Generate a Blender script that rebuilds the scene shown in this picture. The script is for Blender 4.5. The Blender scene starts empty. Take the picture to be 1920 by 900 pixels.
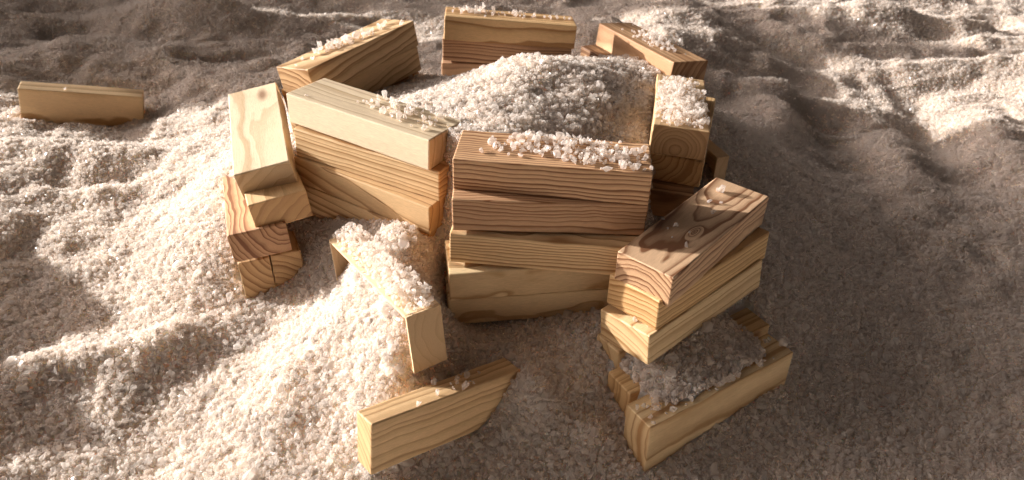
import bpy, bmesh, math, random
import numpy as np
from mathutils import Vector, Matrix, Euler
C = bpy.context.scene
COL = C.collection
S = 0.01                     # everything below is laid out in centimetres
R = math.radians
rng = np.random.default_rng(7)
random.seed(7)

# ------------------------------------------------------------------ camera
cam_d = bpy.data.cameras.new('camera'); cam = bpy.data.objects.new('camera', cam_d); COL.objects.link(cam)
cam_d.sensor_width = 36; cam_d.lens = 36 * 1391.63 / 1920
cam_d.clip_start = 0.01; cam_d.clip_end = 60
PITCH, ROLL = R(34.3804), R(1.2596)
fw = Vector((0, math.cos(PITCH), -math.sin(PITCH))); rt = Vector((1, 0, 0)); up = rt.cross(fw)
rt, up = rt * math.cos(ROLL) + up * math.sin(ROLL), -rt * math.sin(ROLL) + up * math.cos(ROLL)
m = Matrix((rt, up, -fw)).transposed().to_4x4(); m.translation = Vector((0, -39.870, 27.280)) * S
cam.matrix_world = m
cam_d.dof.use_dof = True; cam_d.dof.focus_distance = 0.40; cam_d.dof.aperture_fstop = 16.0
C.camera = cam
CAMP = np.array([0, -39.870, 27.280]); FWN = np.array(fw); RTN = np.array(rt); UPN = np.array(up)

# ------------------------------------------------------------------ sky, sun, exposure
SUN_AZ, SUN_EL = R(-15.0), R(16.5)          # direction the light travels (from +x), height above the horizon
w = bpy.data.worlds.new('World'); C.world = w; w.use_nodes = True
nt = w.node_tree; nt.nodes.clear()
sky = nt.nodes.new('ShaderNodeTexSky'); sky.sky_type = 'NISHITA'; sky.sun_disc = False
sky.sun_elevation = SUN_EL; sky.sun_rotation = R(-75.0)
sky.air_density = 0.0; sky.dust_density = 5.0; sky.ozone_density = 0.0
bg = nt.nodes.new('ShaderNodeBackground'); bg.inputs[1].default_value = 0.098
ou = nt.nodes.new('ShaderNodeOutputWorld')
nt.links.new(sky.outputs[0], bg.inputs[0]); nt.links.new(bg.outputs[0], ou.inputs[0])
sun_d = bpy.data.lights.new('sun', 'SUN'); sun = bpy.data.objects.new('sun', sun_d); COL.objects.link(sun)
sun_d.energy = 5.0; sun_d.angle = R(0.7); sun_d.color = (1.0, 0.965, 0.925)
dvec = Vector((math.cos(SUN_EL) * math.cos(SUN_AZ), math.cos(SUN_EL) * math.sin(SUN_AZ), -math.sin(SUN_EL)))
sun.rotation_euler = dvec.to_track_quat('-Z', 'Y').to_euler(); sun.location = -dvec * 3
C.view_settings.view_transform = 'Standard'; C.view_settings.look = 'None'
C.view_settings.exposure = 0.78; C.view_settings.gamma = 1.0
C.view_settings.use_white_balance = True; C.view_settings.white_balance_temperature = 6700; C.view_settings.white_balance_tint = 10
C.render.engine = 'CYCLES'
cy = C.cycles
cy.max_bounces = 18; cy.diffuse_bounces = 14; cy.glossy_bounces = 3; cy.transmission_bounces = 6; cy.transparent_max_bounces = 10
cy.caustics_reflective = False; cy.caustics_refractive = False; cy.sample_clamp_indirect = 6.0
cy.use_denoising = True

# ------------------------------------------------------------------ helpers
def node(nt, kind, **kw):
    n = nt.nodes.new(kind)
    for k, v in kw.items(): setattr(n, k, v)
    return n
def tag(o, label=None, cat=None, group=None, kind=None):
    if label: o['label'] = label
    if cat: o['category'] = cat
    if group: o['group'] = group
    if kind: o['kind'] = kind
    return o
def link(o, parent=None):
    COL.objects.link(o)
    if parent: o.parent = parent
    return o

# ------------------------------------------------------------------ wood
def wood_group():
    g = bpy.data.node_groups.new('pine_wood', 'ShaderNodeTree')
    I = g.interface
    def sock(n, t, d):
        s = I.new_socket(n, in_out='INPUT', socket_type=t); s.default_value = d
    sock('Pith', 'NodeSocketVector', (0, 0, 0)); sock('Tilt', 'NodeSocketVector', (0, 0, 0))
    sock('Spacing', 'NodeSocketFloat', .35); sock('Contrast', 'NodeSocketFloat', .7); sock('Warp', 'NodeSocketFloat', .3)
    sock('Light', 'NodeSocketColor', (.7, .5, .3, 1)); sock('Dark', 'NodeSocketColor', (.4, .2, .1, 1))
    sock('Knot', 'NodeSocketVector', (99, 0, 0)); sock('Knot Size', 'NodeSocketFloat', .8)
    sock('Seed', 'NodeSocketFloat', 0.)
    I.new_socket('BSDF', in_out='OUTPUT', socket_type='NodeSocketShader')
    N = lambda k, **kw: node(g, k, **kw)
    L = g.links.new
    gi = N('NodeGroupInput'); go = N('NodeGroupOutput')
    tc = N('ShaderNodeTexCoord')
    p = N('ShaderNodeVectorMath', operation='SCALE'); p.inputs[3].default_value = 100; L(tc.outputs['Object'], p.inputs[0])
    def vmul(a, v):
        n = N('ShaderNodeVectorMath', operation='MULTIPLY'); L(a, n.inputs[0]); n.inputs[1].default_value = v; return n.outputs[0]
    def M(op, a, b=None, c=None):
        n = N('ShaderNodeMath', operation=op)
        for i, x in enumerate((a, b, c)):
            if x is None: continue
            if isinstance(x, (int, float)): n.inputs[i].default_value = x
            else: L(x, n.inputs[i])
        return n.outputs[0]
    seedv = N('ShaderNodeCombineXYZ')
    for i in range(3): L(M('MULTIPLY', gi.outputs['Seed'], (7.3, 3.1, 5.7)[i]), seedv.inputs[i])
    def noise(v, scale, detail=2., rough=.5):
        a = N('ShaderNodeVectorMath', operation='ADD'); L(v, a.inputs[0]); L(seedv.outputs[0], a.inputs[1])
        n = N('ShaderNodeTexNoise'); n.inputs['Scale'].default_value = scale; n.inputs['Detail'].default_value = detail
        n.inputs['Roughness'].default_value = rough; L(a.outputs[0], n.inputs['Vector']); return n
    pv = p.outputs[0]
    wn = noise(vmul(pv, (.22, .55, .55)), 1.0, 2.0)
    wc = N('ShaderNodeVectorMath', operation='SUBTRACT'); L(wn.outputs['Color'], wc.inputs[0]); wc.inputs[1].default_value = (.5, .5, .5)
    ws = N('ShaderNodeVectorMath', operation='SCALE'); L(wc.outputs[0], ws.inputs[0]); L(M('MULTIPLY', gi.outputs['Warp'], 2.4), ws.inputs[3])
    pw = N('ShaderNodeVectorMath', operation='ADD'); L(pv, pw.inputs[0]); L(ws.outputs[0], pw.inputs[1])
    sx = N('ShaderNodeSeparateXYZ'); L(pw.outputs[0], sx.inputs[0])
    tilt = N('ShaderNodeVectorMath', operation='SCALE'); L(gi.outputs['Tilt'], tilt.inputs[0]); L(sx.outputs[0], tilt.inputs[3])
    q = N('ShaderNodeVectorMath', operation='SUBTRACT'); L(pw.outputs[0], q.inputs[0]); L(gi.outputs['Pith'], q.inputs[1])
    q2 = N('ShaderNodeVectorMath', operation='SUBTRACT'); L(q.outputs[0], q2.inputs[0]); L(tilt.outputs[0], q2.inputs[1])
    q3 = N('ShaderNodeVectorMath', operation='LENGTH'); L(vmul(q2.outputs[0], (0, 1, 1)), q3.inputs[0])
    # knot: rings close up round a point
    kd = N('ShaderNodeVectorMath', operation='DISTANCE'); L(vmul(pv, (.38, 1, 1)), kd.inputs[0])
    L(vmul(gi.outputs['Knot'], (.38, 1, 1)), kd.inputs[1])
    kk = M('DIVIDE', kd.outputs['Value'], gi.outputs['Knot Size'])
    ke = M('EXPONENT', M('MULTIPLY', M('POWER', kk, 1.5), -1.0))
    rad = M('ADD', q3.outputs['Value'], M('MULTIPLY', ke, .9))
    rn = N('ShaderNodeTexNoise'); rn.noise_dimensions = '1D'; rn.inputs['Scale'].default_value = 1.3; rn.inputs['Detail'].default_value = 2
    L(M('ADD', rad, gi.outputs['Seed']), rn.inputs['W'])
    v = M('ADD', M('DIVIDE', rad, gi.outputs['Spacing']), M('MULTIPLY', rn.outputs[0], 1.6))
    fr = M('FRACT', v)
    cr = N('ShaderNodeValToRGB'); e = cr.color_ramp; e.interpolation = 'EASE'
    e.elements[0].position = 0; e.elements[0].color = (0, 0, 0, 1)
    e.elements[1].position = 1; e.elements[1].color = (.02, .02, .02, 1)
    for pos, c in ((.35, .12), (.62, .42), (.82, .95), (.90, 1.0), (.965, .30)):
        x = e.elements.new(pos); x.color = (c, c, c, 1)
    L(fr, cr.inputs[0])
    rn2 = N('ShaderNodeTexNoise'); rn2.noise_dimensions = '1D'; rn2.inputs['Scale'].default_value = 2.1
    L(M('ADD', rad, M('MULTIPLY', gi.outputs['Seed'], 3.)), rn2.inputs['W'])
    late = M('MULTIPLY', cr.outputs[0], M('MULTIPLY_ADD', rn2.outputs[0], 1.1, .35))
    fib = noise(vmul(pv, (.9, 16, 16)), 1.0, 3.0, .65)
    fib2 = noise(vmul(pv, (2.5, 60, 60)), 1.0, 2.0, .6)
    broad = noise(vmul(pv, (.15, .5, .5)), 1.0, 2.0)
    t = M('MULTIPLY', late, gi.outputs['Contrast'])
    t = M('ADD', t, M('MULTIPLY', M('SUBTRACT', fib.outputs[0], .5), .38))
    t = M('ADD', t, M('MULTIPLY', M('SUBTRACT', broad.outputs[0], .5), .35))
    tcl = N('ShaderNodeClamp'); L(t, tcl.inputs[0])
    mx = N('ShaderNodeMix', data_type='RGBA'); L(tcl.outputs[0], mx.inputs[0]); L(gi.outputs['Light'], mx.inputs[6]); L(gi.outputs['Dark'], mx.inputs[7])
    # pores and fine fibre lines
    mp = N('ShaderNodeMix', data_type='RGBA', blend_type='MULTIPLY'); mp.inputs[0].default_value = 1
    fr2 = N('ShaderNodeMapRange'); L(fib2.outputs[0], fr2.inputs[0]); fr2.inputs[1].default_value = .3; fr2.inputs[2].default_value = .7
    fr2.inputs[3].default_value = .80; fr2.inputs[4].default_value = 1.08
    L(mx.outputs[2], mp.inputs[6]); L(fr2.outputs[0], mp.inputs[7])
    # knot heart
    kr = N('ShaderNodeMapRange'); L(kk, kr.inputs[0]); kr.inputs[1].default_value = .12; kr.inputs[2].default_value = .42
    kr.inputs[3].default_value = .8; kr.inputs[4].default_value = 0.
    mk = N('ShaderNodeMix', data_type='RGBA'); L(kr.outputs[0], mk.inputs[0]); L(mp.outputs[2], mk.inputs[6]); mk.inputs[7].default_value = (.20, .09, .045, 1)
    # end grain soaks up more light and is darker
    sn = N('ShaderNodeSeparateXYZ'); L(tc.outputs['Normal'], sn.inputs[0])
    en = N('ShaderNodeMapRange'); L(M('ABSOLUTE', sn.outputs[0]), en.inputs[0]); en.inputs[1].default_value = .8; en.inputs[2].default_value = .97
    me = N('ShaderNodeMix', data_type='RGBA', blend_type='MULTIPLY'); L(M('MULTIPLY', en.outputs[0], 1.0), me.inputs[0])
    L(mk.outputs[2], me.inputs[6]); me.inputs[7].default_value = (.80, .74, .68, 1)
    # speckle and scratches
    sp = noise(vmul(pv, (6, 9, 9)), 3.0, 2.0, .6)
    sr = N('ShaderNodeMapRange'); L(sp.outputs[0], sr.inputs[0]); sr.inputs[1].default_value = .24; sr.inputs[2].default_value = .34; sr.inputs[3].default_value = .70; sr.inputs[4].default_value = 1.
    ms = N('ShaderNodeMix', data_type='RGBA', blend_type='MULTIPLY'); ms.inputs[0].default_value = 1; L(me.outputs[2], ms.inputs[6]); L(sr.outputs[0], ms.inputs[7])
    b = N('ShaderNodeBsdfPrincipled'); L(ms.outputs[2], b.inputs['Base Color'])
    L(M('MULTIPLY_ADD', late, -.14, .62), b.inputs['Roughness'])
    b.inputs['Specular IOR Level'].default_value = .32
    hgt = M('ADD', M('MULTIPLY', late, .5), M('MULTIPLY', fib.outputs[0], .9))
    hgt = M('ADD', hgt, M('MULTIPLY', sp.outputs[0], .5))
    bp = N('ShaderNodeBump'); bp.inputs['Strength'].default_value = .35; bp.inputs['Distance'].default_value = .00035
    L(hgt, bp.inputs['Height']); L(bp.outputs[0], b.inputs['Normal'])
    L(b.outputs[0], go.inputs[0])
    return g
WG = wood_group()
PALE = ((.84, .64, .38), (.58, .34, .155)); CREAM = ((.84, .69, .49), (.64, .45, .26)); TAN = ((.77, .54, .30), (.42, .22, .09))
RED = ((.68, .44, .27), (.31, .14, .07)); ORANGE = ((.80, .54, .28), (.50, .26, .10)); BROWN = ((.50, .30, .16), (.22, .10, .045))
def wood(name, tone, pith, spacing, contrast=.75, warp=.25, tilt=(0, 0, 0), knot=(99, 0, 0), ks=.8):
    mt = bpy.data.materials.new(name); mt.use_nodes = True; t = mt.node_tree; t.nodes.clear()
    g = t.nodes.new('ShaderNodeGroup'); g.node_tree = WG; o = t.nodes.new('ShaderNodeOutputMaterial')
    t.links.new(g.outputs[0], o.inputs[0])
    gi = g.inputs
    gi['Pith'].default_value = pith; gi['Tilt'].default_value = tilt; gi['Spacing'].default_value = spacing
    gi['Contrast'].default_value = contrast * 1.25; gi['Warp'].default_value = warp
    gi['Light'].default_value = (*tone[0], 1); gi['Dark'].default_value = (*[q * .86 for q in tone[1]], 1)
    gi['Knot'].default_value = knot; gi['Knot Size'].default_value = ks; gi['Seed'].default_value = random.uniform(0, 40)
    return mt

BL_, BW, BH = 10.0, 3.2544, 1.8207
def block_bm(l, w_, h, bev=.10, seed=0):
    bm = bmesh.new(); bmesh.ops.create_cube(bm, size=1)
    r = random.Random(seed)
    for v in bm.verts:
        v.co = Vector((v.co.x * l, v.co.y * w_, v.co.z * h)) + Vector([r.uniform(-.03, .03) for _ in range(3)])
    bmesh.ops.subdivide_edges(bm, edges=[e for e in bm.edges if abs(e.verts[0].co.x - e.verts[1].co.x) > l * .8], cuts=13)
    sharp = [e for e in bm.edges if len(e.link_faces) == 2 and e.calc_face_angle() > R(60)]
    bmesh.ops.bevel(bm, geom=sharp, offset=bev * r.uniform(.8, 1.2), segments=3, profile=.6, affect='EDGES')
    for v in bm.verts:      # planed and sanded by hand: faces not quite true, edges a little dented
        if abs(abs(v.co.x) - l / 2) > .15:
            k = .018 if r.random() > .06 else .05
            v.co += Vector((0, r.uniform(-k, k) * .6 - math.copysign(k * .3, v.co.y), r.uniform(-k, k) * .6 - math.copysign(k * .3, v.co.z)))
    bmesh.ops.scale(bm, vec=(S, S, S), verts=bm.verts)
    return bm
def to_obj(name, bm, mat, smooth=True, parent=None):
    me = bpy.data.meshes.new(name); bm.to_mesh(me); bm.free(); me.materials.append(mat)
    if smooth:
        for p in me.polygons: p.use_smooth = True
    o = bpy.data.objects.new(name, me); link(o, parent); return o
BLOCKS = []      # (matrix in cm, half sizes) for keeping salt out of the wood
def rotm(y, p, r): return np.array((Matrix.Rotation(R(y), 3, 'Z') @ Matrix.Rotation(R(p), 3, 'Y') @ Matrix.Rotation(R(r), 3, 'X')))
NB = [0]
BY = {}
def block(key, pose, mat, label, edge=False, scale=(1, 1, 1), group='pine blocks of the broken ring'):
    x, y, z, yw, pt, rl = pose
    dims = (BL_, BH, BW) if edge else (BL_, BW, BH)
    dims = tuple(a * b for a, b in zip(dims, scale))
    NB[0] += 1
    bm = block_bm(*dims, seed=NB[0])
    o = to_obj('wooden_block', bm, mat)
    md = o.modifiers.new('wn', 'WEIGHTED_NORMAL'); md.keep_sharp = True
    rm = rotm(yw, pt, rl)
    M4 = Matrix(rm.tolist()).to_4x4(); M4.translation = Vector((x, y, z)) * S
    o.matrix_world = M4
    tag(o, label, 'wooden block', group)
    BLOCKS.append((rm, np.array([x, y, z]), np.array(dims) / 2)); BY[key] = BLOCKS[-1]
    return o

# ------------------------------------------------------------------ the wooden blocks
def B(key, pose, label, tone, pith, sp, con=.75, warp=.25, tilt=(0, 0, 0), knot=(99, 0, 0), ks=.8, **kw):
    return block(key, pose, wood('pine_' + key, tone, pith, sp, con, warp, tilt, knot, ks), label, **kw)
RED2 = ((.62, .39, .23), (.29, .135, .065)); GOLD = ((.76, .52, .27), (.47, .25, .09))
# front stack, five high
B('F1', (2.041, -5.618, 8.56, -5.439, .649, 1.063), 'reddish fine-striped pine block topmost of the front stack, crystals on top', ((.68, .43, .245), (.27, .11, .045)), (0, 5, -5), .145, 1.1, .12)
B('F2', (1.856, -6.111, 6.673, 1.469, 1.478, -.96), 'brown flame-grained pine block second from the top of the front stack', ((.62, .38, .22), (.33, .15, .065)), (0, 2.2, -3.4), .17, 1.0, .22)
B('F3', (1.848, -6.753, 4.753, -5.001, .957, -.192), 'tan fine-lined pine block in the middle of the front stack', TAN, (0, 1.5, -7), .19, 1.0, .25)
B('F4', (1.421, -6.354, 2.832, 9.229, -.215, .414), 'pale pine block turned askew, second from the bottom of the front stack', PALE, (0, 3.4, .5), .75, .8, .45)
B('F5', (1.25, -6.2, .93, 9.361, .097, 1.3), 'pale pine block at the bottom of the front stack, sunk in salt', PALE, (0, 3.2, -.6), .7, .8, .45)
# left front stack
B('S1', (-8.135, -.793, 8.612, -28.729, 2.245, -2.988), 'cream sunlit pine block topmost of the left front stack, crystals on top', CREAM, (0, -6.2, .6), .62, .9, .25)
B('S2', (-7.808, -1.061, 6.76, -26.145, 1.867, -.438), 'striped pine block directly under the cream block of the left front stack', ((.78, .56, .32), (.46, .25, .10)), (0, -2, -7), .30, .95, .15)
B('S3', (-8.116, -1.418, 4.92, -29.68, 2.127, -.373), 'pine block with slanting grain, third from the top of the left front stack', ((.70, .48, .26), (.42, .23, .10)), (0, -4.5, 1.8), .62, .8, .35, (0, 0, -.24))
B('S4', (-8.45, -1.25, 3.1, -31.5, 1.5, 0), 'broad-striped pine block low in the left front stack, half buried', TAN, (0, -3, 5), .55, .85, .3, (0, 0, -.12))
B('S5', (-8.6, -1.0, 1.28, -30, 1, 0), 'dark fine-striped pine block at the bottom of the left front stack, almost buried', RED2, (0, 1, -7), .22, .9, .15)
# left stack, its ends to the camera
B('L1', (-15.916, 2.148, 5.961, -71.276, 4.901, 10.125), 'cream pine block with a small knot topmost of the left stack, end towards the viewer', CREAM, (0, 1.5, -3.0), .60, .55, .5, (0, .06, 0), (-3.7, .6, .93), 1.0)
B('L2', (-15.401, .755, 3.958, -65.505, -3.465, 6.071), 'tan pine block jutting out to the right under the knotted block of the left stack', TAN, (0, 3.2, -3.4), .62, .45, .3)
B('L3', (-16.347, -.23, 1.948, -68.254, -8.311, 2.322), 'reddish pine block with dark striped end, third from the top of the left stack', RED, (0, 1.9, 1.6), .34, 1.0, .45)
B('L4a', (-17.32, .21, -.574, -66, -.2, .629), 'pine block on edge with arched end grain, outer one under the left stack', TAN, (0, 2.3, 2.2), .42, .85, .2, edge=True)
B('L4b', (-15.66, 1.02, -.57, -66, -.241, .407), 'pine block on edge with slanting end rings, inner one under the left stack', TAN, (0, -1.8, -2.6), .40, .85, .2, edge=True)
# right stack inside the ring, its ends to the camera
B('R1', (10.519, 4.203, 7.256, -100.324, -4.608, -2.626), 'pine block with round end rings atop the right side, crystals heaped on it', ((.66, .45, .25), (.36, .20, .09)), (0, -.15, -.5), .30, .55, .2)
B('R2', (11.2, 4.8, 5.40, -106, .139, -2.0), 'pine block with rough sawn end under the round-ringed block', GOLD, (0, -1.9, 1.2), .42, .7, .5)
B('R3', (6.32, 1.33, 3.52, -12, 0, 0), 'brown pine block lying crosswise behind the front stack, mostly hidden', BROWN, (0, 3.2, -.4), .5, .8, .5)
# back of the ring
B('BL', (-11.406, 9.624, 8.622, 55.123, -3.81, -9.368), 'dark-lined pine block topmost at the back left, short row of crystals on top', ((.74, .52, .30), (.40, .22, .09)), (0, 1.6, -5), .46, .95, .25, (0, 0, .10))
B('BL2', (-11.35, 9.75, 6.80, 54.0, -3.0, -8), 'pine block under the dark-lined one at the back left of the ring', TAN, (0, 2, -4), .6, .75, .3, (0, 0, .14))
B('BL3', (-11.3, 9.9, 4.98, 56.0, -2, -4), 'lowest visible pine block at the back left of the ring', TAN, (0, 2, -5), .5, .7, .3)
B('BC', (-.571, 16.883, 8.372, 2.109, 3.908, -5.688), 'golden wide-banded pine block topmost at the back middle of the ring', ORANGE, (0, 3.2, -2.2), .62, 1.2, .25)
B('BC2', (-.744, 17.5, 6.55, 0.5, 3, -3), 'dark-striped pine block under the golden one at the back of the ring', RED2, (0, 0, -6), .27, 1.0, .15)
B('BC3', (-.95, 17.6, 4.73, 2, 2, 0), 'pinkish pine block at the bottom of the back stack', RED, (0, 3, 3), .4, .5, .3)
B('BR', (10.315, 16.199, 6.877, -62.647, -.863, -6.598), 'reddish pine block half in sun topmost at the back right of the ring', ((.70, .45, .26), (.40, .20, .09)), (0, 4.2, -2), .72, .85, .25)
B('BR2', (9.236, 16.277, 5.00, -60, 0, -3), 'dark brown pine block under the half-sunlit one at the back right', BROWN, (0, 3.2, -3), .5, .7, .25)
B('BR3', (9.6, 15.9, 3.18, -61, 0, 0), 'buried pine block at the bottom of the back right stack', RED2, (0, 3.2, -3), .5, .7, .25)
# right front stack
B('RF1', (9.737, -6.953, 5.247, 49.004, -.575, .38), 'reddish brown pine block with a knot, topmost of the right front stack', ((.68, .46, .29), (.28, .13, .065)), (0, .3, -1.5), .27, .9, .28, (0, .03, .07), (-.9, -.35, .91), .22)
B('RF2', (9.788, -7.207, 3.494, 43.219, 1.407, -2.605), 'orange-striped pine block second from the top of the right front stack', GOLD, (0, -1.2, -7), .30, 1.0, .12)
B('RF3', (9.569, -7.726, 1.697, 42.191, -.105, -5.847), 'yellow pine block with broad stripes, third from the top of the right front stack', PALE, (0, 1.6, -6), .36, .85, .12)
B('RB1', (10.651, -11.945, -1.802, 32.184, -1.455, -1.637), 'pale pine block on edge at the front right corner, crystals heaped on top', PALE, (0, -4.6, .4), .55, .9, .2, edge=True)
B('RB2', (9.962, -9.629, -1.812, 31.583, -2.368, 1.878), 'pine block on edge behind the front right one, buried in crystals', GOLD, (0, 4, 1), .6, .7, .2, edge=True)
B('RB3', (9.26, -9.21 + 1.75, -.95, 36, -1, 0), 'pine block whose corner shows under the right front stack', PALE, (0, 4, -1), .6, .7, .2, edge=True)
B('FB', (-3.24, -14.6, -.38, 38.509, 10.029, -7.294), 'tan striped pine block on edge, tipped into the salt at the front middle', TAN, (0, 4.5, -5), .36, .6, .18, edge=True, scale=(.86, .74, .87), group='pine blocks lying apart from the ring')
B('LONE', (-40.271, 24.035, -2.218, 20.154, 11.682, 2.606), 'lone golden pine block on edge far out to the left in the dunes', ((.93, .68, .40), (.62, .36, .16)), (0, 4, -1.0), .80, 1.0, .2, edge=True, group='pine blocks lying apart from the ring')

# ------------------------------------------------------------------ two thin-walled open boxes
def open_box(key, pose, dims, label, wall=.16):
    """a shallow box on its long edge, open on its -y side: top, bottom, back and two end panels"""
    x, y, z, yw, pt, rl = pose; l, d, h = dims; rm = rotm(yw, pt, rl)
    root = bpy.data.objects.new('open_wooden_box', None); link(root); root.empty_display_size = .01
    base = rm @ np.array([0, 0, -h / 2]) + np.array([x, y, z])
    M4 = Matrix(rm.tolist()).to_4x4(); M4.translation = Vector(base) * S; root.matrix_world = M4
    tag(root, label, 'wooden box', 'thin-walled open boxes among the blocks')
    light = ((.82, .62, .40), (.66, .44, .24))
    mt = wood('plywood_' + key, light, (0, 3, -9), .5, .35, .2); mt2 = wood('plywood_end_' + key, light, (5, 3, .5), .6, .4, .4)
    def panel(name, c, s, mat):
        bm = bmesh.new(); bmesh.ops.create_cube(bm, size=1)
        for v in bm.verts: v.co = Vector((v.co.x * s[0], v.co.y * s[1], v.co.z * s[2])) * S
        bmesh.ops.bevel(bm, geom=bm.edges[:], offset=.022 * S, segments=2, affect='EDGES')
        o = to_obj(name, bm, mat, False, root); o.location = Vector(c) * S
        BLOCKS.append((rm, base + rm @ np.array(c), np.array(s) / 2)); return o
    panel('top_panel', (0, 0, h - wall / 2), (l - 2 * wall - .004, d, wall), mt)
    panel('bottom_panel', (0, 0, wall / 2), (l - 2 * wall - .004, d, wall), mt)
    panel('back_panel', (0, d / 2 - wall / 2, h / 2), (l - 2 * wall - .004, wall, h - 2 * wall - .004), mt)
    for sx in (-1, 1):
        e = panel('end_panel', (sx * (l / 2 - wall / 2), 0, h / 2), (wall, d, h), mt2)
        if sx == 1:       # finger joints let into the top of the end panel
            for yy in (-.32, .0, .32):
                bm = bmesh.new(); bmesh.ops.create_cube(bm, size=1)
                for v in bm.verts: v.co = Vector((v.co.x * .03, v.co.y * d * .12, v.co.z * wall * 1.1)) * S
                f = to_obj('finger_joint', bm, mt, False, e); f.location = Vector((wall / 2 + .004, yy * d, h / 2 - wall * .75)) * S
    BY[key] = (rm, np.array([x, y, z]), np.array(dims) / 2)
open_box('HB1', (-6.723, -9.088, 2.457, -55.977, -7.776, .136), (10.0, BH, BW), 'thin-walled box on edge in the left front slope, crystals heaped over it')
_r = rotm(-71.4, 0, 0); _c = np.array([14.27, 3.976, 4.4]) - _r @ np.array([2.75, .45, BW / 2])
open_box('HB2', (*_c, -71.4, 0, 0), (5.5, .9, BW), 'narrow thin-walled box in shade behind the rough-ended block on the right')
TOPS = [BY[k] for k in ('F1', 'S1', 'L1', 'R1', 'BL', 'BC', 'BR', 'RF1', 'RB1', 'RB2', 'FB', 'LONE', 'HB1')]

# ------------------------------------------------------------------ the salt surface: height (cm) over the ground plane
def tps(pts, lam):
    P = np.array(pts, float); X = P[:, :2]; n = len(P)
    d2 = ((X[:, None] - X[None]) ** 2).sum(-1) + 1e-9
    K = .5 * d2 * np.log(d2) + lam * np.eye(n)
    Q = np.hstack([np.ones((n, 1)), X])
    A = np.block([[K, Q], [Q.T, np.zeros((3, 3))]])
    c = np.linalg.solve(A, np.concatenate([P[:, 2], np.zeros(3)]))
    def f(x, y):
        out = np.empty(x.shape); xf, yf = x.ravel(), y.ravel(); o = np.empty(xf.shape)
        for i in range(0, len(xf), 20000):
            e = ((xf[i:i+20000, None] - X[None, :, 0]) ** 2 + (yf[i:i+20000, None] - X[None, :, 1]) ** 2) + 1e-9
            o[i:i+20000] = (.5 * e * np.log(e)) @ c[:n] + c[n] + c[n+1] * xf[i:i+20000] + c[n+2] * yf[i:i+20000]
        return o.reshape(x.shape)
    return f
EXT = [(-3.47, -8.36, 0.0), (1.3, -7.55, 0.0), (5.36, -6.17, 0.0), (-3.94, -4.47, 2.2), (-3.78, -6.36, 1.3), (-4.69, -13.61, 1.2), (-3.23, -11.77, 1.2), (-10.06, -5.03, 0.3), (-7.53, -9.78, 1.7), (-5.57, -13.25, 2.5), (-7.95, -4.6, 3.6), (-4.99, -6.18, 4.2), (-7.44, -7.37, 4.15), (-5.54, -8.75, 4.15), (-4.44, -8.87, 3.4), (-4.08, -4.86, 3.4), (-10.82, -3.35, 2.2), (-15.86, -5.04, -1.9), (-12.48, -3.78, -0.6), (-12.31, -1.64, 1.2), (-20.33, 4.2, 1.8), (-18.1, -1.58, 0.6), (-17.39, -3.59, -0.8), (-10.4, -9.12, 0.3), (-11.6, -11.82, -0.7), (-8.48, -13.6, -1.1), (-8.06, -16.21, -2.0), (-11.37, -15.81, -2.6), (-14.72, -14.04, -3.2), (-7.79, -14.63, -1.5), (-6.66, -16.97, -2.3), (0.45, -12.57, 0.4), (-1.46, -13.2, -1.5), (-3.98, -15.61, -2.2), (1.29, -13.84, -1.7), (1.3, -15.96, -2.8), (4.01, -15.15, -2.9), (5.61, -11.38, -1.6), (6.82, -14.66, -3.4), (0.99, -10.02, -0.1), (-1.54, -11.25, 0.2), (15.56, -10.53, -2.7), (10.34, -13.34, -3.2), (7.05, -15.02, -3.2), (4.9, -9.88, 0.5), (5.82, -11.09, -0.5), (8.23, -11.34, 0.2), (14.86, -7.83, -0.8), (13.89, -6.89, 0.2), (15.45, -3.7, 1.0), (15.34, 5.58, 2.0), (15.87, 14.0, 3.0), (18.28, -1.38, 0.2), (22.7, 0.09, -1.6), (29.27, 1.95, -2.8), (20.06, -8.31, -3.2), (15.31, -14.11, -3.8), (10.95, -14.9, -3.8), (-25.46, -4.38, -3.8), (-24.45, -12.89, -4.0), (-18.89, -12.56, -4.2), (-21.59, -8.94, -3.0), (-26.06, -9.3, -3.2), (-19.87, -5.83, -2.4), (-34.83, 0.4, -3.4), (-27.52, 0.8, -2.6), (-24.67, 3.36, -1.6)]
EXT += [(-14, 21, 1.6), (-4, 25, .8), (8, 25, .6), (17, 21, 0.6), (-19, 12, 1.2), (-22, 18, -.8), (-30, 20, -2.6), (-45.1, 21.2, -3.1), (-40.7, 22.7, -4.0), (-35.6, 24.5, -4.5), (-37, 21, -3.9), (-42, 19, -3.0), (-42, 28, -3.4), (-34.5, 27, -4.0), (20, 8, .4), (25, 14, -1.5)]
for k in range(16):
    a = 2 * math.pi * k / 16
    EXT.append((60 * math.cos(a), 15 + 55 * math.sin(a), -2.8)); EXT.append((110 * math.cos(a + .2), 25 + 100 * math.sin(a + .2), -2.8))
    EXT.append((42 * math.cos(a + .1), 6 + 34 * math.sin(a + .1), -2.7 if math.sin(a) > -.3 else -3.6))
INN = [(-6.77, 2.63, 8.2), (-3.51, -0.98, 8.9), (-1.91, -2.43, 9.2), (2.64, -0.82, 8.3), (8.44, 2.48, 6.2), (-9.57, 10.87, 5.6), (-7.45, 12.85, 6.0), (7.94, 3.58, 7.4), (8.4, 8.36, 7.2), (7.36, 14.42, 7.2), (2.86, 5.09, 8.7), (1.08, -0.24, 9.0), (4.77, 3.15, 8.6), (-3.8, 7.13, 8.0)]
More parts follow.
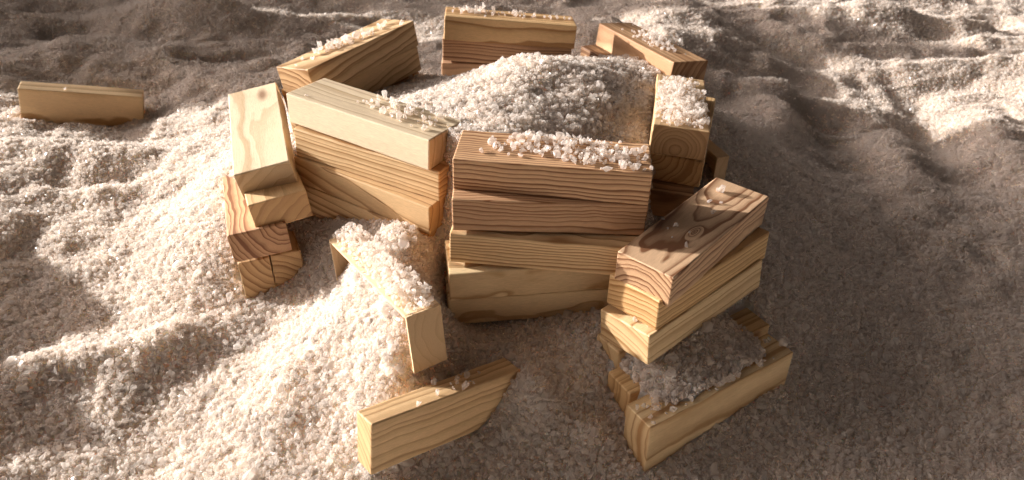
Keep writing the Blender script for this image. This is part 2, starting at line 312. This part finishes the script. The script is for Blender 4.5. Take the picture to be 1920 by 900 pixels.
INN += [(8.6, 2.5, 7.3), (7.6, 5, 8.0), (6.5, 8, 8.2), (7.5, 1, 7.0), (0, 7.6, 9.55), (3.0, 5.6, 9.5), (5.6, 5, 8.7), (6.5, -2.9, 6.2), (4.5, -2, 7.4), (2.4, -1.6, 8.2), (3.4, -3.2, 7.8), (-2.5, 7, 8.3), (1.5, 12, 7.4), (-4, 14, 4.8), (4, 16, 5.6), (3, 10, 8.5)]
f_ext = tps(EXT, 2.5); f_inn = tps(INN, 2.0)
POLY = np.array([(-13, 2.2), (-8.3, -.6), (-4.2, -3.4), (-3, -5.0), (2, -5.4), (6.8, -6.0), (7.4, -3.2), (8.7, .2), (9.8, 4.5), (10.8, 9.3), (12, 12), (10.5, 16), (8, 20), (4.4, 17.4), (-.6, 17.2), (-5.6, 17), (-8.6, 14), (-11.4, 9.7), (-14, 6)])
def poly_sd(x, y):
    d = np.full(x.shape, 1e9); ins = np.zeros(x.shape, bool); n = len(POLY)
    for i in range(n):
        (x0, y0), (x1, y1) = POLY[i], POLY[(i + 1) % n]
        ex, ey = x1 - x0, y1 - y0; t = np.clip(((x - x0) * ex + (y - y0) * ey) / (ex * ex + ey * ey), 0, 1)
        d = np.minimum(d, np.hypot(x - x0 - t * ex, y - y0 - t * ey))
        c = (y0 > y) != (y1 > y); ins ^= c & (x < (x1 - x0) * (y - y0) / (y1 - y0 + 1e-12) + x0)
    return np.where(ins, -d, d)
_perm = np.random.default_rng(3).random((256, 256))
def vnoise(x, y):
    xi, yi = np.floor(x).astype(int), np.floor(y).astype(int); u, v = x - xi, y - yi
    u = u * u * u * (u * (6 * u - 15) + 10); v = v * v * v * (v * (6 * v - 15) + 10)
    g = lambda a, b: _perm[a & 255, b & 255]
    return (g(xi, yi) * (1 - u) + g(xi + 1, yi) * u) * (1 - v) + (g(xi, yi + 1) * (1 - u) + g(xi + 1, yi + 1) * u) * v - .5
# hand-made dunes, hollows and ridges: x, y, height, length, width, turn
DUNES = [
    # unseen high banks past the left edge, added to cast the shade bands
    (-60, 5, 9.0, 8, 3.6, 0), (-56, -5, 8.6, 7, 4.2, 0), (-42, -1, 1.6, 3, 2, 30), (-140, 60, 38, 24, 11.5, 0), (-140, 68.5, 54, 24, 5.5, 0), (-140, 97, 60, 24, 10, 0),
    # bank and basin behind the ring, shaped to shade the back right
    (8, 32, 6.0, 5.5, 5, 0), (18, 46, 3.6, 6, 7, 0), (34, 30, -3.6, 13, 8, 0),
    (1.4, -13.1, .9, .8, .7, 0), (4.3, -14, .5, .7, .6, 0), (-66, 24, 5, 8, 6, 60),  # last one: unseen heap past the left edge, added for its shadow
    # left of the ring
    (-35.5, 14.5, 1.5, 7, 1.5, -12), (-32, 8.5, 1.1, 5, 1.0, -10), (-34.5, 9.5, -1.2, 2.2, .9, -10), (-26.5, 7.2, -1.0, 3.0, 1.0, -10), (-30.8, 11, -.6, 1.5, .8, 0),
    (-37, 49.5, 2.6, 6, 2.0, -10), (-53, 47, -1.6, 3, 2, 0), (-47, 44.5, -1.2, 2.5, 1.5, 0), (-42, 43.5, -1.2, 2.6, 1.4, 0), (-33, 38, -1.0, 2.5, 1.2, 0),
    (-25.5, -8.9, .9, 5, .8, 12), (-19.5, -7.6, .7, 2.2, 1.0, 25),
    (41, 18, -2.0, 10, 6, 0), (25, 27, 3.0, 2.4, 6, -10), (35.5, 23, 2.6, 2.2, 7, -14), (46, 24, 2.4, 2.4, 8, -12), (57, 30, 2.0, 2.5, 8, -12),  # basin and ridges at the back right, shaped so their troughs lie in shade
    # right and back right
    (33, 45, -1.8, 5, 1.4, -35), (51, 51, -1.8, 4, 2.2, 0), (63, 57, -2.0, 3, 3, 0), (46, 57, 1.5, 6, 1.6, 0), (28, 33, 1.2, 6, 1.2, 0), (37, 31.5, 1.0, 5, 1.2, -8),
    (32.5, 29, -1.2, 3, 1.2, -20), (42, 28, -1.3, 3, 1.3, -20), (38, 20, .8, 4, 1.2, 10),
]

def salt_z(x, y):
    ze = f_ext(x, y)
    rr = np.hypot(x - 0, (y - 3))
    far = np.clip((rr - 20) / 14, 0, 1); far = far * far * (3 - 2 * far)
    for (a, b, h, sx, sy, t) in DUNES:
        ct, st = math.cos(R(t)), math.sin(R(t)); u = (x - a) * ct + (y - b) * st; v = -(x - a) * st + (y - b) * ct
        ze = ze + h * np.exp(-.5 * ((u / sx) ** 2 + (v / sy) ** 2))
    # wavelets combed across the light, with sharper crests
    wx = x + 5 * vnoise(x * .05, y * .05 + 9); wy = y + 5 * vnoise(x * .05 + 31, y * .05)
    n1 = vnoise(wx * .07 + 3, wy * .13 + 5); n1 = .5 - 2 * np.abs(n1)
    n2 = vnoise(wx * .17 + 13, wy * .26 + 2); n2 = .5 - 2 * np.abs(n2)
    n3 = vnoise(x * .5, y * .6)
    back = np.clip((y - 12) / 25, 0, 1)
    ze = ze + far * ((.55 + 1.1 * back) * n1 + (.40 + .35 * back) * n2) + (.25 + .35 * far) * n3
    zi = f_inn(x, y) + .35 * n3
    s = np.clip(.5 - poly_sd(x, y) / 1.6, 0, 1); s = s * s * (3 - 2 * s)
    z = ze * (1 - s) + zi * s
    for rm, c, h in TOPS:
        px, py = x - c[0], y - c[1]
        nrm = rm[:, 2]; ztop = c[2] + (h[2] - nrm[0] * px - nrm[1] * py) / nrm[2]
        lx = rm[0, 0] * px + rm[1, 0] * py + rm[2, 0] * (ztop - c[2]); ly = rm[0, 1] * px + rm[1, 1] * py + rm[2, 1] * (ztop - c[2])
        inside = (np.abs(lx) < h[0] + .12) & (np.abs(ly) < h[1] + .12)
        z = np.where(inside, np.minimum(z, ztop - .35), z)
    # the drift that has slid down from under the right stack over the two blocks on edge
    rm, c, h = BY['RB1']; px, py = x - c[0], y - c[1]
    zt = c[2] + (h[2] - rm[0, 2] * px - rm[1, 2] * py) / rm[2, 2]
    lx = rm[0, 0] * px + rm[1, 0] * py + rm[2, 0] * (zt - c[2]); ly = rm[0, 1] * px + rm[1, 1] * py + rm[2, 1] * (zt - c[2])
    dr = (.06 + .42 * np.clip(ly + .55, 0, 3.4)) * np.clip(1.2 - ((lx - .1) / 3.7) ** 2, 0, 1) + .10 * vnoise(lx * 1.1, ly * 1.3)
    on = (ly > -.7) & (ly < 4.6) & (lx > -3.7) & (lx < 4.1) & (dr > .07)
    return np.where(on, np.maximum(z, zt + dr), z)

# ------------------------------------------------------------------ salt materials
def salt_mat(name, grains, clear=.52):
    mt = bpy.data.materials.new(name); mt.use_nodes = True; t = mt.node_tree; t.nodes.clear()
    N = lambda k, **kw: node(t, k, **kw); L = t.links.new
    out = N('ShaderNodeOutputMaterial')
    oi = N('ShaderNodeObjectInfo')
    ramp = N('ShaderNodeValToRGB'); e = ramp.color_ramp
    e.elements[0].position = 0; e.elements[0].color = (.94, .882, .845, 1)
    e.elements[1].position = 1; e.elements[1].color = (.972, .949, .94, 1)
    x = e.elements.new(.5); x.color = (.955, .914, .888, 1)
    if grains:
        L(oi.outputs['Random'], ramp.inputs[0])
    else:
        tc = N('ShaderNodeTexCoord'); no = N('ShaderNodeTexNoise'); no.inputs['Scale'].default_value = 260; L(tc.outputs['Object'], no.inputs['Vector'])
        L(no.outputs[0], ramp.inputs[0])
        for q, c in zip(e.elements, ((.88, .77, .66), (.92, .83, .74), (.94, .87, .80))): q.color = (*c, 1)
    b = N('ShaderNodeBsdfPrincipled'); L(ramp.outputs[0], b.inputs['Base Color'])
    b.inputs['Roughness'].default_value = .13 if grains else .6; b.inputs['Specular IOR Level'].default_value = .5; b.inputs['IOR'].default_value = 1.54
    if grains:
        b.inputs['Transmission Weight'].default_value = .2
        tl = N('ShaderNodeBsdfTranslucent'); L(ramp.outputs[0], tl.inputs[0])
        mx = N('ShaderNodeMixShader'); mx.inputs[0].default_value = .55
        L(b.outputs[0], mx.inputs[1]); L(tl.outputs[0], mx.inputs[2])
        tp = N('ShaderNodeBsdfTransparent'); tp.inputs[0].default_value = (1, .98, .95, 1)
        m2 = N('ShaderNodeMixShader'); m2.inputs[0].default_value = clear
        L(mx.outputs[0], m2.inputs[1]); L(tp.outputs[0], m2.inputs[2])
        L(m2.outputs[0], out.inputs[0])
    else:
        v = N('ShaderNodeTexVoronoi'); v.inputs['Scale'].default_value = 330; L(tc.outputs['Object'], v.inputs['Vector'])
        bp = N('ShaderNodeBump'); bp.inputs['Distance'].default_value = .002; bp.inputs['Strength'].default_value = .8; bp.invert = True
        L(v.outputs['Distance'], bp.inputs['Height']); L(bp.outputs[0], b.inputs['Normal'])
        b.inputs['Subsurface Weight'].default_value = 1; b.inputs['Subsurface Radius'].default_value = (1, .82, .66); b.inputs['Subsurface Scale'].default_value = .024
        L(b.outputs[0], out.inputs[0])
    return mt
M_GRAIN = salt_mat('salt_crystal', True); M_BED = salt_mat('salt_bed', False)

# twelve crystal shapes, about 1 unit long, shared by every grain
GRAINS = bpy.data.collections.new('crystal_shapes'); GMESH = []
for k in range(12):
    r = random.Random(100 + k); bm = bmesh.new()
    el = (1.0, r.uniform(.78, 1.0), r.uniform(.66, .92))
    for _ in range(15 if k % 3 else 11):
        v = Vector((r.gauss(0, 1), r.gauss(0, 1), r.gauss(0, 1)))
        q = 3.2 if k % 3 else 6.0
        n = (abs(v.x) ** q + abs(v.y) ** q + abs(v.z) ** q) ** (1 / q)
        v = v / n * r.uniform(.88, 1.05)
        bm.verts.new(Vector((v.x * el[0], v.y * el[1], v.z * el[2])) * .5)
    h = bmesh.ops.convex_hull(bm, input=bm.verts[:])
    bmesh.ops.delete(bm, geom=[g for g in set(h['geom_interior'] + h['geom_unused']) if isinstance(g, bmesh.types.BMVert)], context='VERTS')
    bmesh.ops.dissolve_limit(bm, angle_limit=R(14), verts=bm.verts[:], edges=bm.edges[:])
    bmesh.ops.bevel(bm, geom=bm.edges[:], offset=.045, segments=1, affect='EDGES')
    bmesh.ops.triangulate(bm, faces=bm.faces[:])
    me = bpy.data.meshes.new('crystal'); bm.to_mesh(me); bm.free(); me.materials.append(M_GRAIN)
    GMESH.append(me); GRAINS.objects.link(bpy.data.objects.new('crystal_shape', me))

def grain_tree(GRAINS):
    g = bpy.data.node_groups.new('strew_crystals', 'GeometryNodeTree'); I = g.interface
    I.new_socket('Geometry', in_out='INPUT', socket_type='NodeSocketGeometry'); I.new_socket('Geometry', in_out='OUTPUT', socket_type='NodeSocketGeometry')
    N = lambda k, **kw: node(g, k, **kw); L = g.links.new
    gi, go = N('NodeGroupInput'), N('NodeGroupOutput')
    ci = N('GeometryNodeCollectionInfo'); ci.inputs[0].default_value = GRAINS; ci.inputs[1].default_value = True; ci.inputs[2].default_value = True
    io = N('GeometryNodeInstanceOnPoints'); io.inputs['Pick Instance'].default_value = True
    def at(n, t):
        a = N('GeometryNodeInputNamedAttribute'); a.data_type = t; a.inputs[0].default_value = n; return a.outputs[0]
    er = N('FunctionNodeEulerToRotation'); L(at('turn', 'FLOAT_VECTOR'), er.inputs[0])
    L(gi.outputs[0], io.inputs['Points']); L(ci.outputs[0], io.inputs['Instance']); L(at('shape', 'INT'), io.inputs['Instance Index'])
    L(er.outputs[0], io.inputs['Rotation']); L(at('size', 'FLOAT_VECTOR'), io.inputs['Scale'])
    L(io.outputs[0], go.inputs[0]); return g
GT = grain_tree(GRAINS)
def crystals(name, P, size, label=None, kind='stuff', tree=None):
    """P (n,3) cm, size (n,3) cm: one stuff object of many crystals"""
    n = len(P); me = bpy.data.meshes.new(name); me.vertices.add(n)
    me.vertices.foreach_set('co', (P * S).astype(np.float32).ravel())
    a = me.attributes.new('size', 'FLOAT_VECTOR', 'POINT'); a.data.foreach_set('vector', (size * S).astype(np.float32).ravel())
    tr = rng.uniform(0, 2 * math.pi, (n, 3)).astype(np.float32)
    a = me.attributes.new('turn', 'FLOAT_VECTOR', 'POINT'); a.data.foreach_set('vector', tr.ravel())
    a = me.attributes.new('shape', 'INT', 'POINT'); a.data.foreach_set('value', rng.integers(0, 12, n).astype(np.int32))
    me.materials.append(M_GRAIN)
    o = bpy.data.objects.new(name, me); link(o); md = o.modifiers.new('strew', 'NODES'); md.node_group = tree or GT
    tag(o, label, None, None, kind); return o
def gsize(n, mean=.36, sd=.26):
    s = np.clip(rng.lognormal(math.log(mean), sd, n), .15, .62)
    return np.stack([s * rng.uniform(.95, 1.25, n), s * rng.uniform(.8, 1.05, n), s * rng.uniform(.75, 1.0, n)], 1)
def outside_wood(P, pad):
    ok = np.ones(len(P), bool)
    for rm, c, h in BLOCKS:
        q = (P - c) @ rm
        ok &= ~((np.abs(q[:, 0]) < h[0] + pad) & (np.abs(q[:, 1]) < h[1] + pad) & (np.abs(q[:, 2]) < h[2] + pad))
    return ok

# the bed itself, one sheet that runs on well past the frame
gx = np.concatenate([np.linspace(-230, -72, 65)[:-1], np.linspace(-72, 76, 371), np.linspace(76, 160, 43)[1:]])
gy = np.concatenate([np.linspace(-60, -22, 25)[:-1], np.linspace(-22, 72, 236), np.linspace(72, 200, 50)[1:]])
GX, GY = np.meshgrid(gx, gy, indexing='ij'); GZ = salt_z(GX, GY) - .06
nx, ny = GX.shape
me = bpy.data.meshes.new('salt_ground'); 
idx = np.arange(nx * ny).reshape(nx, ny)
faces = np.stack([idx[:-1, :-1], idx[1:, :-1], idx[1:, 1:], idx[:-1, 1:]], -1).reshape(-1, 4)
me.from_pydata(np.stack([GX, GY, GZ], -1).reshape(-1, 3) * S, [], faces.tolist()); me.materials.append(M_BED)
me.polygons.foreach_set('use_smooth', np.ones(len(me.polygons), bool))
tag(link(bpy.data.objects.new('salt_ground', me)), 'pale bed of coarse salt heaped in soft dunes', kind='structure')

# crystals over all of it that the frame can see, and a little more
N0 = 720000
xs = rng.uniform(-80, 86, N0); ys = rng.uniform(-22, 74, N0)
zs = salt_z(xs, ys)
# steep faces get their share of crystals too
sl = np.hypot(salt_z(xs + .1, ys) - zs, salt_z(xs, ys + .1) - zs) / .1
ex = rng.random(N0) < np.clip((np.sqrt(1 + sl * sl) - 1) * .9, 0, 1)
for _ in range(2):
    jx, jy = xs[ex] + rng.uniform(-.25, .25, ex.sum()), ys[ex] + rng.uniform(-.25, .25, ex.sum())
    xs = np.concatenate([xs, jx]); ys = np.concatenate([ys, jy]); zs = np.concatenate([zs, salt_z(jx, jy)]); ex = np.concatenate([ex, np.zeros(len(jx), bool)])
d = np.stack([xs, ys, zs], 1) - CAMP; dep = d @ FWN; u = 1391.63 * (d @ RTN) / dep; v = 1391.63 * (d @ UPN) / dep
k = (np.abs(u) < 1060) & (np.abs(v) < 560) & (dep > 5)
P = np.stack([xs, ys, zs], 1)[k]; n = len(P); P[:, 2] += rng.uniform(-.09, .09, n)
sz = gsize(n, .295)
big = rng.random(n) < .06; sz[big] *= 1.35; P[big, 2] += .06
k = outside_wood(P, .10); P, sz = P[k], sz[k]
crystals('salt_crystals', P, sz, 'coarse translucent salt crystals covering the dunes')
print('crystals', len(P))

# ------------------------------------------------------------------ salt lying on the blocks
def heap(key, spots, n, mean=.31, stack=True, top=None):
    """drop n crystals on the top of a block round the given spots (local x, y, spread x, spread y, weight)"""
    rm, c, h = BY[key]; w_ = np.array([s[4] for s in spots], float); w_ /= w_.sum()
    cs = .12; gw, gh = int(2 * h[0] / cs) + 1, int(2 * h[1] / cs) + 1; grid = np.zeros((gw, gh)); Pl = []; sz = gsize(n, mean, .36)
    for i in range(n):
        r = sz[i].mean() / 2; best = None
        for _ in range(5):
            s = spots[rng.choice(len(spots), p=w_)]
            x, y = rng.normal(s[0], s[2]), rng.normal(s[1], s[3])
            if abs(x) > h[0] - .06 or abs(y) > h[1] - .06: continue
            a0, a1 = max(0, int((x - r + h[0]) / cs)), min(gw, int((x + r + h[0]) / cs) + 1)
            b0, b1 = max(0, int((y - r + h[1]) / cs)), min(gh, int((y + r + h[1]) / cs) + 1)
            hh = grid[a0:a1, b0:b1].mean()
            if best is None or hh < best[0] - .25: best = (hh, x, y, a0, a1, b0, b1)
        if best is None: Pl.append(None); continue
        hh, x, y, a0, a1, b0, b1 = best
        grid[a0:a1, b0:b1] += 4.19 * r ** 3 * 1.25 / ((a1 - a0) * (b1 - b0) * cs * cs)
        Pl.append(rm @ np.array([x, y, h[2] + hh + r * .72]) + c)
    good = [i for i, p in enumerate(Pl) if p is not None]; Pl = [Pl[i] for i in good]; sz = sz[good]
    return np.array(Pl), sz
def heap_stuff(key, spots, n, label, mean=.235):
    P, sz = heap(key, spots, n, mean); crystals('salt_heap', P, sz, label)
heap_stuff('HB1', [(-1.2, .25, 2.2, .42, 1.2), (2.4, .15, 1.3, .45, 1), (-4, .3, .6, .35, .2)], 900, 'crystals heaped along the top of the open box')
heap_stuff('R1', [(0.3, -.3, 2.0, .75, 1), (2.8, .2, 1.0, .7, .5)], 700, 'bright crystals heaped on the round-ringed block')
heap_stuff('RB1', [(-.8, .1, 2.0, .5, 1), (-3.2, .1, .8, .4, .3)], 110, 'crystals tumbled along the top of the front right block')
heap_stuff('F1', [(-.6, .45, .9, .55, 1), (1.4, .1, .9, .6, 1.1), (3.2, -.2, 1.0, .6, .6)], 300, 'crystals strewn over the right half of the topmost front block', .25)
heap_stuff('BR', [(-.6, .2, .9, .45, 1), (1.4, -.1, .8, .4, .8)], 120, 'crystals on the back right block', .24)
heap_stuff('BC', [(-2.6, .3, .8, .4, 1), (1.0, .2, 1.8, .4, .35)], 90, 'crystals on the back middle block', .24)
heap_stuff('BL', [(-.9, .2, .9, .4, 1), (.8, -.3, 1.0, .3, .5)], 80, 'crystals on the back left block', .28)
# crystals one can pick out singly: objects of their own, sharing the crystal meshes
def loose(key, spots, n, label, group, mean=.25):
    P, sz = heap(key, spots, n, mean)
    for p, s in zip(P, sz):
        o = bpy.data.objects.new('salt_crystal', GMESH[rng.integers(0, 12)]); link(o)
        o.location = Vector(p) * S; o.scale = Vector(s) * S; o.rotation_euler = Euler(rng.uniform(0, 6.28, 3))
        tag(o, label, 'salt crystal', group)
loose('S1', [(2.9, .5, 1.2, .6, 1), (.6, .6, 1.2, .4, .45), (-1.5, .2, 2.0, .8, .1)], 85, 'clear salt crystal lying loose on the cream sunlit block of the left front stack', 'loose crystals on the cream block')
loose('F1', [(-2.6, .1, .8, .5, 1), (3.5, -.9, 1.0, .35, 1)], 26, 'salt crystal at the edge of the heap on the topmost front block', 'loose crystals on the front stack')
loose('RF1', [(0, 0, 2.8, 1.0, 1)], 11, 'single salt crystal on the knotted top of the right front stack', 'loose crystals on the knotted block')
loose('FB', [(1.6, 0, .9, .4, 1), (-1.5, 0, 1.6, .4, .3)], 16, 'white salt crystal on top of the tipped block at the front middle', 'loose crystals on the tipped block')
loose('RB1', [(-3.2, 0, .9, .45, 1), (3.6, .1, .9, .5, .7)], 26, 'salt crystal beside the heap on the front right block', 'loose crystals on the front right block')
loose('RF3', [(-4.2, .4, .4, .6, 1)], 5, 'salt crystal on the jutting left end of the yellow block in the right front stack', 'loose crystals on the yellow block')
loose('LONE', [(-1.2, -.3, .1, .1, 1)], 1, 'single white salt crystal on the lone far block', None, .42)
loose('BL', [(3.6, -.2, .8, .5, 1), (-3.6, 0, .5, .5, .4)], 8, 'tiny salt crystal at the end of the back left block', 'loose crystals on the back left block', .24)
